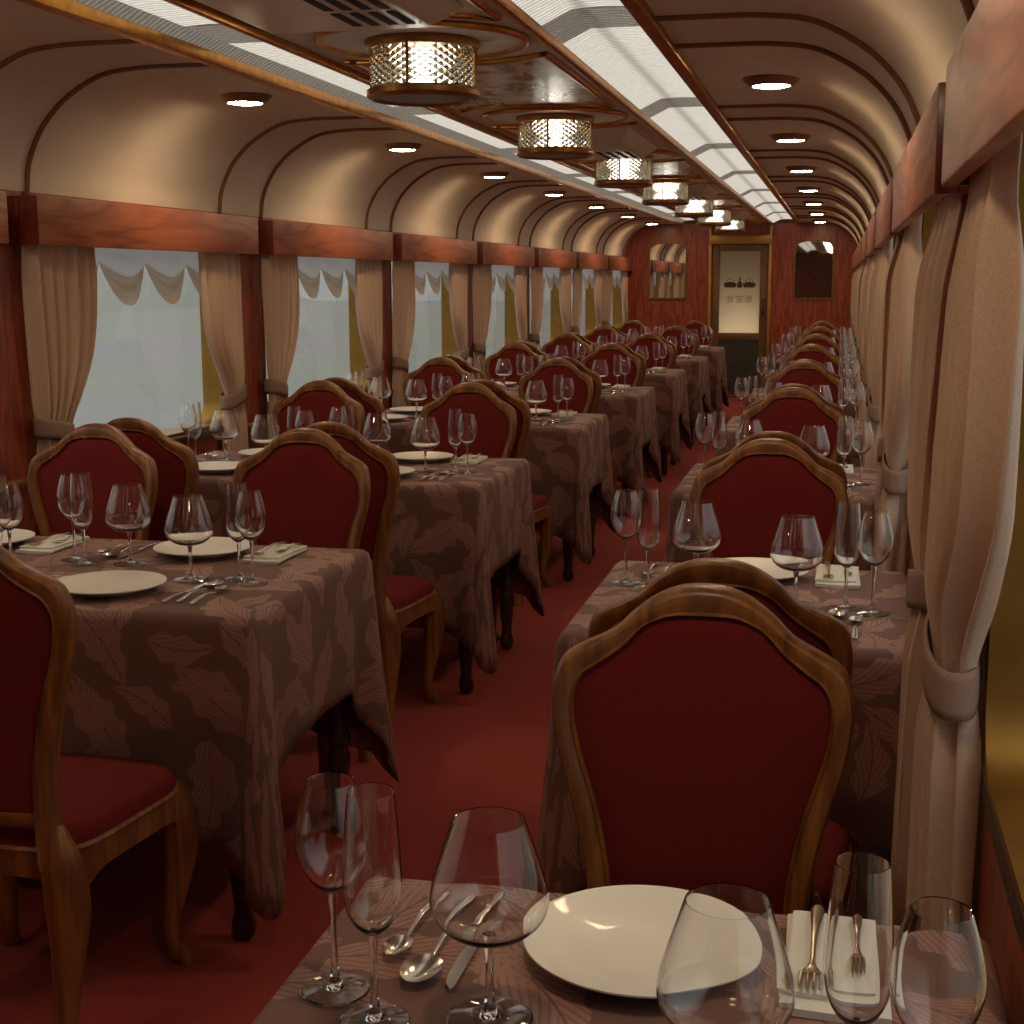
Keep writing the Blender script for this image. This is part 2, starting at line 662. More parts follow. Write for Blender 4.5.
wn = 0
for side, js in ((-1, LJ), (1, RJ)):
    xw = XWL if side < 0 else XWR
    for j in js:
        wn += 1
        a, b = win_span(j, side)
        root = empty('window_%d' % wn, (xw, (a + b) / 2, Z_SILL), kind='structure')
        h = (b - a) / 2
        H_ = Z_HEAD - Z_SILL
        # brass reveal: an inside frame with rounded lower corners
        r = .09
        out_pts = [(-h, H_), (-h, 0), (h, 0), (h, H_)]
        inn = [(-h + .012, H_ - .012)]
        for k in range(7):
            t = pi + k * pi / 12
            inn.append((-h + .012 + r + r * cos(t), .012 + r + r * sin(t)))
        for k in range(7):
            t = 1.5 * pi + k * pi / 12
            inn.append((h - .012 - r + r * cos(t), .012 + r + r * sin(t)))
        inn.append((h - .012, H_ - .012))
        # outer ring points matched to the inner ones
        outr = [(-h, H_)] + [(-h, 0)] * 4 + [(-h + .05 * k, 0) for k in range(1, 4)] + [(h - .05 * k, 0) for k in range(3, 0, -1)] + [(h, 0)] * 4 + [(h, H_)]
        outr = [(-h, H_)]
        for k in range(7):
            outr.append((-h, r * (1 - k / 3)) if k <= 3 else (-h + r * (k - 3) / 3, 0))
        for k in range(7):
            outr.append((h - r * (3 - k) / 3, 0) if k <= 3 else (h, r * (k - 3) / 3))
        outr.append((h, H_))
        g = G()
        n = len(inn)
        d0, d1 = -side * .004, side * .118
        vs = []
        for d in (d0, d1):
            vs += [(d, y, z) for y, z in outr] + [(d, y, z) for y, z in inn]
        fs = []
        for i in range(n):
            k = (i + 1) % n
            fs += [(i, k, n + k, n + i), (2 * n + i, 3 * n + i, 3 * n + k, 2 * n + k),
                   (n + i, n + k, 3 * n + k, 3 * n + i), (i, 2 * n + i, 2 * n + k, k)]
        g.add(vs, fs)
        g.build('frame', M_FRAME, root, smooth=30)
        g = G()
        x0, x1 = sorted((side * .094, side * .100))
        g.box(x0, x1, -h + .01, h - .01, .01, H_ - .01)
        g.build('pane', M_PANE, root, smooth=0)
        g = G()
        x0, x1 = sorted((-side * (.022 if side < 0 else .005), side * .05))
        g.box(x0, x1, -h - .02, h + .02, -.035, -.001)
        g.build('sill', M_DKWOOD, root, smooth=30, bevel=.004)

# wooden ledges that carry the sill line across the pillars
for i, k in enumerate(range(-1, 7)):
    g = G()
    y = PIL + k * P
    g.box(XWL - .005, XWL + .03, y - .155, y + .155, .775, .805)
    structure(g.build('trim_%d' % (i + 1), M_CHAIR, smooth=30, bevel=.006))

# ceiling: coved sides, flat shoulders, recessed light troughs, flat centre
PROF = [(1.402, 1.714), (1.399, 1.735), (1.387, 1.82), (1.342, 1.917), (1.28, 1.99), (1.22, 2.036), (1.145, 2.077), (1.078, 2.098), (.98, 2.108), (.90, ZC), (.69, ZC)]
RIBP = spline([(a, z) for a, z in PROF], 4)
g = G()
for s in (-1, 1):
    pr = [(a, z) for a, z in spline(PROF, 4)] + [(.69, 2.19), (.37, 2.19), (.37, 2.116), (0, 2.116)]
    n = len(pr)
    vs, fs = [], []
    for y in (YB, YE):
        vs += [(XC + s * a, y, z) for a, z in pr]
    for i in range(n - 1):
        fs.append((i, i + 1, n + i + 1, n + i) if s < 0 else (i, n + i, n + i + 1, i + 1))
    g.add(vs, fs)
structure(g.build('ceiling', M_CEIL, smooth=30))

# arched brown mouldings in pairs over every pillar
tn = 8
for s in (-1, 1):
    for k in range(-1, 8):
        for d in (-.225, .225):
            y = PIL + k * P + d
            if y > YE - .05 or y < .4: continue
            tn += 1
            g = G()
            path = [(XC + s * (a - .004), y, z - .003) for a, z in RIBP]
            g.tube(path, .0095, 8, up=(0, 1, 0))
            structure(g.build('trim_%d' % tn, M_RIB))

# end wall
g = G()
half = [(a, z) for a, z in spline(PROF, 3)]
D0, D1, DH = -1.535, -.845, 1.871      # door opening
arc = [(XC - a, z) for a, z in half] + [(XC + a, z) for a, z in reversed(half)]
left = [(D0, 0), (XWL - .01, 0)] + [p for p in arc if p[0] < D0] + [(D0, ZC)]
right = [(D1, 0), (D1, ZC)] + [p for p in arc if p[0] > D1] + [(XWR + .01, 0)]
g.prism(left, 'y', YE, YE + .05)
g.prism(right, 'y', YE, YE + .05)
g.prism([(D0, DH), (D0, 2.2), (D1, 2.2), (D1, DH)], 'y', YE, YE + .05)
structure(g.build('wall_end', M_PANEL, smooth=0))

# the vestibule behind the door: unseen box added to stop light leaks, lamp low
g = G()
g.box(-2.1, -.3, YE + 1.6, YE + 1.65, 0, 2.2)
g.box(-2.15, -2.1, YE + .05, YE + 1.65, 0, 2.2)
g.box(-.3, -.25, YE + .05, YE + 1.65, 0, 2.2)
g.box(-2.15, -.25, YE + .05, YE + 1.65, 2.2, 2.25)
structure(g.build('wall_vestibule_added', M_CEIL, smooth=0))
ld = bpy.data.lights.new('vestibule_lamp', 'AREA')
ld.energy = 4.5
ld.size = .45
ld.color = (1.0, .88, .70)
lo = bpy.data.objects.new('vestibule_lamp', ld)
lo.location = (-1.19, YE + .55, .75)
lo.rotation_euler = (radians(-90), 0, 0)
COL.objects.link(lo)

door = empty('door_1', ((D0 + D1) / 2, YE, 0), kind='structure')
cx = (D0 + D1) / 2
hw = (D1 - D0) / 2
g = G()
g.box(-hw - .028, -hw + .006, -.03, .04, 0, 2.1)
g.box(hw - .006, hw + .028, -.03, .04, 0, 2.1)
g.box(-hw - .028, hw + .028, -.035, .04, DH - .004, 1.972)
g.build('door_case', M_LINT, door, smooth=30, bevel=.004)
g = G()
gx0, gx1 = -1.433 - cx, -.948 - cx
g.box(-hw, gx0, .012, .045, .01, DH)
g.box(gx1, hw, .012, .045, .01, DH)
g.box(gx0, gx1, .012, .045, 1.79, DH)
g.box(gx0, gx1, .012, .045, .72, .805)
g.box(gx0, gx1, .012, .045, .01, .06)
lf = g.build('door_leaf', M_LEAF, door, smooth=30, bevel=.003)
g = G()
g.box(.272, .30, -.02, .014, 1.0, 1.22)
g.build('handle', M_DKWOOD, lf, smooth=30, bevel=.006)
g = G()
g.box(gx0, gx1, .026, .032, .805, 1.79)
g.build('frosted_pane', M_FROST, door, smooth=0)
g = G()
g.box(gx0, gx1, .022, .040, .06, .72)
g.build('kick_panel', M_STONE, door, smooth=0)
g = G()
for s in (-1, 1):
    xm = s * .115
    bowl = [(xm - .062, .0), (xm + .062, .0), (xm + .070, .030), (xm + .058, .040), (xm - .058, .040), (xm - .070, .030)]
    g.prism([(a, 1.352 + b) for a, b in bowl], 'y', .0225, .0255)
    for dx, rr, zz in ((-.035, .022, .045), (.0, .027, .050), (.034, .022, .045)):
        g.prism([(xm + dx + rr * cos(t * pi / 8), 1.352 + zz + rr * .8 * sin(t * pi / 8)) for t in range(16)], 'y', .0235, .0258)
    arcp = [(xm + .052 * cos(pi * t / 14), .024, 1.395 + .062 * sin(pi * t / 14)) for t in range(15)]
    g.tube(arcp, .0035, 6)
    for dx in (-.062, .062):
        g.prism([(xm + dx * 1.05 + .014 * cos(t * pi / 5), 1.388 + .018 * sin(t * pi / 5)) for t in range(10)], 'y', .0232, .0256)
bot = [(-.030, 0), (.030, 0), (.033, .02), (.028, .05), (.010, .082), (.008, .125), (-.008, .125), (-.010, .082), (-.028, .05), (-.033, .02)]
g.prism([(a, 1.350 + b) for a, b in bot], 'y', .0225, .0255)
g.build('picnic_emblem', M_ART, door, smooth=0)
cu = bpy.data.curves.new('dining_car_lettering', 'FONT')
cu.body = '食堂車'
cu.size = .105
cu.space_character = 1.12
cu.extrude = .001
cu.align_x = 'CENTER'
tx = bpy.data.objects.new('dining_car_lettering', cu)
COL.objects.link(tx)
cu.materials.append(M_TXT)
tx.parent = door
tx.location = (0.0, .0245, 1.175)
tx.rotation_euler = (radians(90), 0, 0)

# arched mirrors on the end wall
def mirror(cx, z0, zt, w, label):
    root = empty('arched_mirror', (cx, YE, z0), label=label, cat='mirror')
    h = zt - z0
    r = w * .62

    def outline(k):
        a = w - k
        pts = [(-a, k), (a, k)]
        hh = h - k
        zz = hh - r * .62
        for i in range(17):
            t = pi * i / 16
            pts.append((a * math.copysign(abs(cos(t)) ** .75, cos(t)), zz + (hh - zz) * sin(t) ** .8))
        return pts
    o, n_ = outline(0), outline(.018)
    g = G()
    n = len(o)
    vs = []
    for d in (-.022, -.001):
        vs += [(x, d, z) for x, z in o] + [(x, d, z) for x, z in n_]
    fs = []
    for i in range(n):
        k = (i + 1) % n
        fs += [(i, k, n + k, n + i), (2 * n + i, 3 * n + i, 3 * n + k, 2 * n + k), (n + i, n + k, 3 * n + k, 3 * n + i), (i, 2 * n + i, 2 * n + k, k)]
    g.add(vs, fs)
    g.build('mirror_frame', M_LEAF, root, smooth=30)
    g = G()
    g.prism(n_, 'y', -.012, -.002)
    g.build('mirror_glass', M_MIRROR, root, smooth=0)
    return root


mirror(-2.062, 1.212, 1.895, .235, 'arched mirror on the red end wall, left of the frosted door')
mirror(-.317, 1.212, 1.912, .235, 'arched mirror on the red end wall, right of the frosted door')

# ------------------------------------------------------------------ ceiling fittings
for s, nm in ((-1, 'left'), (1, 'right')):
    root = empty('strip_light', (XC, 0, 0), label='long %s strip light of ribbed white glass running down the ceiling' % nm, cat='ceiling light', group='strip lights along the ceiling')
    g = G()
    y0, y1 = -.4, YE - .02  # near length out of view is added to brighten the foreground
    def rail(a0, a1, z0, z1):
        xs = sorted((s * a0, s * a1))
        g.box(xs[0], xs[1], y0, y1, z0, z1)
    rail(.668, .712, 2.088, 2.125)
    g.build('outer_rail', M_GOLDW, root, smooth=30, bevel=.006)
    g = G()
    rail(.362, .386, 2.092, 2.125)
    g.build('inner_rail', M_GOLDW, root, smooth=30, bevel=.006)
    cut = [PIL + .0 + k * P for k in range(-4, 7)]
    for k, yc in enumerate(cut):
        ya, yb = yc + .15, yc + P - .15
        ya, yb = max(ya, y0), min(yb, y1)
        if yb - ya < .05: continue
        g = G()
        a0, a1, a2 = .395, .478, .640
        z0, z1 = 2.112, 2.152
        xs = [s * a0, s * a1, s * a2]
        g.grid(lambda u, v: (xs[0] + (xs[1] - xs[0]) * u, ya + (yb - ya) * v, z0 + (z1 - z0) * u), 2, 8)
        g.grid(lambda u, v: (xs[1] + (xs[2] - xs[1]) * u, ya + (yb - ya) * v, z1 + .004 * sin(pi * u)), 4, 8)
        g.build('lit_panel', M_STRIP, root, smooth=30)
        g = G()
        g.grid(lambda u, v: (s * (.640 + .072 * u), ya + (yb - ya) * v, 2.152 - .042 * u), 2, 8)
        g.build('glass_cheek', M_CHEEK, root, smooth=30)
        if yc - .16 > y0:
            g = G()
            w = .15
            g.grid(lambda u, v: (s * lerp_tab([(0, a0), (.25, a1), (.75, .640), (1, .712)], u), yc - w + 2 * w * v, lerp_tab([(0, z0), (.25, z1), (.75, z1), (1, 2.11)], u)), 4, 2)
            g.build('dim_glow_glass', M_CHEEK, root, smooth=30)

# recessed downlights along both shoulders
def downlight():
    root = empty('downlight', cat='ceiling light')
    g = G()
    g.lathe([(.098, .006), (.098, -.004), (.086, -.016), (.074, -.026), (.064, -.028), (.060, -.020), (.060, .006)], 32)
    g.build('trim_ring', M_RIB, root)
    g = G()
    g.lathe([(.063, -.027), (.045, -.0305), (0, -.032)], 32)
    g.build('lens', M_DOWN, root)
    return root


proto = downlight()
first = True
for s, nm, off in ((-1, 'left', .965), (1, 'right', .935)):
    for k in range(-2, 7):  # negative steps are out of view, added to brighten the foreground
        y = PIL + .985 + k * P
        lab = '%s round downlight from the front, glowing on the %s ceiling shoulder' % (ORD[k], nm)
        if k < 0: lab = 'added unseen downlight on the %s ceiling shoulder, %s behind the first one in view' % (nm, ['second', 'just'][k + 2])
        loc = (XC + .015 + s * off, y, lerp_tab([(.9, ZC), (.98, 2.108), (1.078, 2.098)], off) + .001)
        if first:
            o = proto
            o.location = loc
            o['label'] = lab
            o['group'] = 'recessed downlights'
            first = False
        else:
            o = dup(proto, loc, 0, lab, 'recessed downlights')

# gilt-framed centre panels between the lamps
def center_frame(yc, kind, lab):
    root = empty('ceiling_panel', (XC, yc, 2.116), label=lab, cat='ceiling panel')
    hl = P / 2
    pts = []
    R = .43
    for s in (1, -1):
        a0 = math.asin(.31 / R)
        for i in range(9):
            t = a0 - 2 * a0 * i / 8
            pts.append((s * R * sin(t), s * (-(hl) + R * cos(t)) * 1.0))
    # order: near arc right->left ; far arc left->right
    near = [(R * sin(t), -hl + R * cos(t)) for t in [math.asin(.31 / R) * (1 - 2 * i / 10) for i in range(11)]]
    far = [(R * sin(t), hl - R * cos(t)) for t in [math.asin(.31 / R) * (-1 + 2 * i / 10) for i in range(11)]]
    loop = near + far
    g = G()
    g.tube([(x, y, -.004) for x, y in loop], .012, 8, closed=True, asp=.9)
    g.build('panel_frame', M_GOLDW, root)
    g = G()
    g.prism([(x * .97, y * .985) for x, y in loop], 'z', -.005, -.001)
    g.build('panel_face', M_PAINT if kind == 'painted' else M_CENTER, root, smooth=0)
    return root


for k in range(-1, 7):
    yc = PIL + P / 2 + k * P
    if k == -1: word = 'nearest'
    else: word = ORD[k + 1]
    if k % 2 == 0:
        center_frame(yc, 'painted', '%s gilt-framed panel of the central ceiling from the front, with painted blotches' % word)
    else:
        center_frame(yc, 'vent', '%s gilt-framed panel of the central ceiling from the front, behind an air vent' % word)

# sloping air vents on every other panel
for n_, k in enumerate((-1, 1, 3, 5)):
    yc = PIL + P / 2 + k * P
    root = empty('air_vent', (XC, yc, 2.112), label='cream box air vent with black slots on the ceiling, %s from the front' % ORD[n_], cat='air vent', group='ceiling air vents')
    g = G()
    A, B = (.27, .52), (.21, .40)
    hgt = .065
    cxs = -.02
    vs = [(-A[0], -A[1], 0), (A[0], -A[1], 0), (A[0], A[1], 0), (-A[0], A[1], 0), (-B[0], -B[1], -hgt), (B[0], -B[1], -hgt), (B[0], B[1], -hgt), (-B[0], B[1], -hgt)]
    g.add(vs, [(0, 3, 2, 1), (4, 5, 6, 7), (0, 1, 5, 4), (1, 2, 6, 5), (2, 3, 7, 6), (3, 0, 4, 7)])
    g.build('vent_body', M_CENTER, root, smooth=30, bevel=.012)
    for row in range(2):
        for q in range(4):
            g = G()
            y = -.02 + row * .20
            x = .03 + q * .045
            g.box(x, x + .022, y, y + .16, -hgt - .0015, -hgt + .004)
            g.build('slot', M_BLACK, root, smooth=0)

# drum lamps: brass rings, four uprights, diamond-cut glass, bulb
def drum_lamp():
    root = empty('drum_lamp', cat='lamp')
    # local z = 0 on the ceiling disc
    g = G()
    g.lathe([(0, -.002), (.282, -.002), (.282, -.010), (0, -.010)], 56)
    g.build('ceiling_disc', M_CEIL, root, smooth=30)
    g = G()
    ring = [(.292 + .014 * cos(t * pi / 4), -.008 + .011 * sin(t * pi / 4)) for t in range(8)]
    g.lathe(ring, 64, closed=True)
    g.build('disc_ring', M_GOLDW, root)
    g = G()
    g.lathe([(.100, -.006), (.158, -.006), (.162, -.014), (.162, -.026), (.156, -.034), (.144, -.036), (.142, -.030), (.100, -.030)], 48)
    g.build('top_ring', M_LAMPB, root, smooth=40)
    g = G()
    g.lathe([(0, -.010), (.141, -.0105), (.141, -.029), (0, -.0285)], 40)
    g.build('top_plate', M_GREY, root, smooth=40)
    g = G()
    z0, z1 = -.034, -.143
    NU, NV = 56, 12

    def cut(u, v):
        i, j = round(u * NU), round(v * NV)
        r = .1465 + (.0048 if (i + j) % 2 == 0 else -.0018)
        if j in (0, NV): r = .1465
        return (r * cos(2 * pi * u), r * sin(2 * pi * u), z0 + (z1 - z0) * v)
    vs, fs = [], []
    for j in range(NV + 1):
        for i in range(NU):
            vs.append(cut(i / NU, j / NV))
    for j in range(NV):
        for i in range(NU):
            a, b = j * NU + i, j * NU + (i + 1) % NU
            c, d = b + NU, a + NU
            if (i + j) % 2 == 0: fs += [(a, b, d), (b, c, d)]
            else: fs += [(a, b, c), (a, c, d)]
    b0 = len(vs)
    for z in (z0, z1):
        for i in range(NU):
            vs.append((.1405 * cos(2 * pi * i / NU), .1405 * sin(2 * pi * i / NU), z))
    for i in range(NU):
        k = (i + 1) % NU
        fs += [(b0 + i, b0 + NU + i, b0 + NU + k, b0 + k), (i, b0 + i, b0 + k, k), (NV * NU + i, NV * NU + k, b0 + NU + k, b0 + NU + i)]
    g.add(vs, fs)
    g.build('cut_glass_drum', M_DRUM, root, smooth=0)
    g = G()
    g.lathe([(.138, -.143), (.153, -.141), (.161, -.147), (.161, -.161), (.153, -.169), (.144, -.172), (.136, -.166)], 48, closed=True)
    g.build('bottom_ring', M_LAMPB, root, smooth=40)
    g = G()
    g.lathe([(0, -.157), (.137, -.157), (.137, -.165), (0, -.168)], 40)
    g.build('bottom_glass', M_GREY, root, smooth=40)
    for q in range(4):
        a = q * pi / 2
        g = G()
        g.tube([(.1535 * cos(a), .1535 * sin(a), -.034), (.1535 * cos(a), .1535 * sin(a), -.143)], .0045, 8)
        g.build('upright', M_LAMPB, root)
    g = G()
    g.lathe([(0, -.052), (.045, -.054), (.056, -.066), (.057, -.122), (.046, -.134), (0, -.136)], 20)
    g.build('bulb', M_BULB, root)
    return root


proto = drum_lamp()
for k in range(-1, 7):  # nearest lamp is out of view, added to brighten the foreground
    loc = (XC + .020, PIL - .005 + k * P, 2.118)
    lab = 'brass-ringed cut-glass drum lamp on a ceiling disc, %s from the front' % ORD[k]
    if k < 0: lab = 'brass-ringed cut-glass drum lamp on a ceiling disc, added unseen before the first one in view'
    if k == -1:
        proto.location = loc
        proto['label'] = lab
        proto['group'] = 'drum lamps down the ceiling'
    else:
        dup(proto, loc, 0, lab, 'drum lamps down the ceiling')

# ------------------------------------------------------------------ pelmets, curtains, swags
def pelmet(side):
    """origin at the wall, middle of its length, bottom edge; opens towards the wall."""
    ln = P / 2 - .085
    d = .11 if side < 0 else .073
    hgt = .157
    root = empty('pelmet', cat='pelmet')
    g = G()
    xs = sorted((-side * d, -side * (d - .022)))
    g.box(xs[0], xs[1], -ln, ln, 0, hgt)
    g.build('front_board', M_PELMET, root, smooth=30, bevel=.003)
    for e in (-1, 1):
        g = G()
        xs = sorted((-side * (d - .001), side * .03))
        ys = sorted((e * (ln + .002), e * (ln - .02)))
        g.box(xs[0], xs[1], ys[0], ys[1], -.001, hgt - .002)
        g.build('end_board', M_ENDW, root, smooth=30, bevel=.002)
    g = G()
    xs = sorted((-side * (d - .02), side * .03))
    g.box(xs[0], xs[1], -ln + .02, ln - .02, hgt - .02, hgt - .001)
    g.build('top_board', M_PELMET, root, smooth=30)
    return root


for side, nm, ks in ((-1, 'left', range(-1, 7)), (1, 'right', range(-2, 7))):
    pr = pelmet(side)
    z = 1.554 if side < 0 else 1.562
    xw = XWL if side < 0 else XWR
    for n_, k in enumerate(ks):
        y = PIL + .025 + (k + .5) * P
        if side < 0 and k == -1: lab = 'red wooden pelmet cut off at the left edge, nearest on the left wall'
        else:
            lab = '%s wooden pelmet over the %s windows, counted from the front' % (ORD[n_] if n_ < 8 else 'farthest', nm)
        gname = 'wooden pelmets over the %s windows' % nm
        if n_ == 0:
            pr.location = (xw, y, z)
            tag(pr, lab, group=gname)
        else:
            dup(pr, (xw, y, z), 0, lab, gname)

CX, CXR = .047, .030     # curtain plane distance from the wall, left and right


def curtain_mesh(mirror_y, seed, side):
    """local: y = 0 at the pillar-side edge, +y towards the window (before mirroring); z absolute; x = 0 mid plane."""
    rnd = random.Random(seed)
    ph = [rnd.uniform(0, 2 * pi) for _ in range(6)]
    z_top, z_tie, z_bot = 1.66, .945, .40
    A = [(.40, .035), (.70, .030), (.86, .030), (.945, .030), (1.05, .022), (1.2, .010), (1.4, .002), (1.66, 0)]     # pillar-side edge
    B = [(.40, .225), (.55, .215), (.70, .205), (.80, .200), (.88, .188), (.945, .185), (1.0, .215), (1.08, .280), (1.17, .350), (1.27, .385), (1.40, .402), (1.52, .405), (1.66, .406)]
    nf = 5.5
    NU, NV = 72, 44
    g = G()

    def pt(u, v):
        z = z_top + (z_bot - z_top) * v
        a, b = lerp_tab(A, z), lerp_tab(B, z)
        a2 = (lerp_tab(A, z - .03) + lerp_tab(A, z + .03) + a) / 3
        b2 = (lerp_tab(B, z - .04) + lerp_tab(B, z + .04) + lerp_tab(B, z - .02) + lerp_tab(B, z + .02) + b) / 5
        wd = b2 - a2
        dens = wd / .43
        uu = u + .03 * sin(2 * pi * 1.7 * u + ph[0])
        amp = (.015 + .009 * (1 - dens)) * (1.0 if side < 0 else .62)
        low = sm(z, 1.56, 1.45) if False else 1 - sm(z, 1.44, 1.56)
        amp *= (.8 + .3 * low) if side < 0 else (1 + .9 * low)
        mid = 0.0 if side < 0 else lerp_tab([(.40, -.022), (.75, -.016), (.94, -.012), (1.2, -.020), (1.42, -.018), (1.56, 0)], z)
        if side > 0 and mirror_y: mid += .022 * u * sm(z, .96, 1.2) * (1 - sm(z, 1.40, 1.56))
        if abs(z - z_tie) < .10:
            amp *= .55 + .45 * abs(z - z_tie) / .10
        x = amp * sin(2 * pi * nf * uu + ph[1] + .5 * sin(3 * z + ph[2])) + .5 * amp * sin(2 * pi * (nf * 1.9) * uu + ph[3] + 2 * z)
        y = a2 + wd * u + .004 * sin(2 * pi * nf * uu * 1.0 + ph[4])
        x += mid
        # hem droop
        zz = z + (.010 * sin(2 * pi * 2 * u + ph[5]) + .03 * (u - .5)) * sm(v, .85, 1.0)
        return (x, -y if mirror_y else y, zz)
    g.grid(pt, NU, NV)
    return g


def tie_mesh(mirror_y, side):
    g = G()
    n = 28

    def pt(u, v):
        t = 2 * pi * u
        y = .108 + .100 * cos(t)
        x = .036 * sin(t)
        x = (.031 if side < 0 else .028) * math.copysign(abs(sin(t)) ** .7, sin(t))
        zc = .945 - .02 * cos(t) * 1.0
        z = zc + (v - .5) * .062
        x = x * (1 + .08 * sin(pi * v)) * (1 if side < 0 else 1.1) - (0 if side < 0 else .012)
        return (x, -y if mirror_y else y, z)
    g.grid(pt, n, 5, closed_u=True)
    return g


cproto = {}
def make_curtain(mir, seed, side):
    key = (mir, seed, side)
    root = empty('curtain', cat='curtain')
    if key not in cproto:
        d = curtain_mesh(mir, seed, side).build('drape', M_CURT, root, smooth=60)
        sd = d.modifiers.new('thickness', 'SOLIDIFY')
        sd.thickness = .003
        t = tie_mesh(mir, side).build('tieback', M_TIE, root, smooth=60)
        sd = t.modifiers.new('thickness', 'SOLIDIFY')
        sd.thickness = .004
        cproto[key] = (d, t)
    else:
        for q in cproto[key]:
            c = q.copy()
            COL.objects.link(c)
            c.parent = root
    return root


def swag(root, lay):
    """four scallops of white sheer over four beige swags; local y across the window from its near edge."""
    for q in range(4):
        y0 = .175 + q * .354
        y1 = y0 + .354

        def edge(u, dz, p_):
            return dz * (1 - abs(2 * u - 1) ** p_)
        g = G()

        def white(u, v):
            zb = 1.512 - edge(u, .058, 1.8)
            z = 1.655 + (zb - 1.655) * v
            bulge = .018 * sin(pi * u) * (.3 + .7 * v) + .006 * sin(3 * pi * v) * sin(pi * u)
            return (bulge, y0 + (y1 - y0) * u, z)
        g.grid(white, 22, 12)
        w = g.build('sheer_scallop', M_SHEER, root, smooth=60)
        g = G()

        def beige(u, v):
            zt = 1.514 - edge(u, .054, 1.8)
            zb = 1.508 - edge(u, .160, 2.2)
            z = zt + (zb - zt) * v
            e = sin(pi * u)
            bulge = -.006 + .030 * e * sin(pi * (.15 + .6 * v)) + .006 * e * sin(4 * pi * v + 2 * u)
            return (bulge, y0 + (y1 - y0) * (u + .01 * sin(2 * pi * u)), z)
        g.grid(beige, 22, 12)
        g.build('beige_scallop', M_SWAG, root, smooth=60)
    return root


for side, nm, js in ((-1, 'left', range(1, 8)), (1, 'right', range(-1, 8))):
    xw = XWL + CX if side < 0 else XWR - CXR
    for n_, j in enumerate(js):
        a, b = win_span(j)
        who = ORD[n_] if n_ < 8 else 'farthest'
        if not (side > 0 and j == -1):
            o = make_curtain(False, 11 + (j % 3), side)
            o.location = (xw, a - .084, 0)
            tag(o, 'beige tied-back curtain at the near edge of the %s %s window from the front' % (who, nm), group='tied-back curtains along the %s wall' % nm)
        o = make_curtain(True, 21 + (j % 3), side)
        o.location = (xw, b + (.085 if side > 0 else .045), 0)
        tag(o, 'beige tied-back curtain at the far edge of the %s %s window from the front' % (who, nm), group='tied-back curtains along the %s wall' % nm)

sp = None
for side, nm, js in ((-1, 'left', range(1, 8)),):
    for n_, j in enumerate(js):
        a, b = win_span(j)
        lab = 'scalloped white and beige swag valance in the %s %s window from the front' % (ORD[n_], nm)
        x = XWL - .035 if side < 0 else XWR + .035
        y = a if side < 0 else b
        if sp is None:
            sp = empty('swag_valance', (x, y, 0), label=lab, cat='valance', group='swag valances in the windows')
            swag(sp, 0)
        else:
            dup(sp, (x, y, 0), 0 if side < 0 else pi, lab, 'swag valances in the windows')

# ------------------------------------------------------------------ chairs
FR = spline([(.176, .375, .138, .375), (.171, .42, .130, .42), (.163, .47, .126, .47), (.158, .55, .123, .55), (.165, .62, .131, .625), (.182, .70, .148, .705), (.203, .78, .172, .785),
             (.2125, .850, .181, .848), (.2035, .905, .169, .886), (.186, .925, .140, .908), (.153, .942, .111, .931), (.126, .956, .085, .960), (.099, .983, .066, .970),
             (.066, 1.007, .046, .976), (.033, 1.020, .024, .977), (0, 1.023, 0, .977)], 3)
# the crest sits a little lower than first measured
FR = [(a, .60 + (b - .60) * .970 if b > .60 else b, c, .60 + (d - .60) * .970 if d > .60 else d) for a, b, c, d in FR]
TOP_IN = FR[-1][3]


def back_y(x, z):
    y = lerp_tab([(.38, -.195), (.48, -.180), (.60, -.170), (.72, -.174), (.85, -.186), (.95, -.200), (1.03, -.214)], z)
    return y - .022 * (1 - min(1, (x / .21) ** 2))


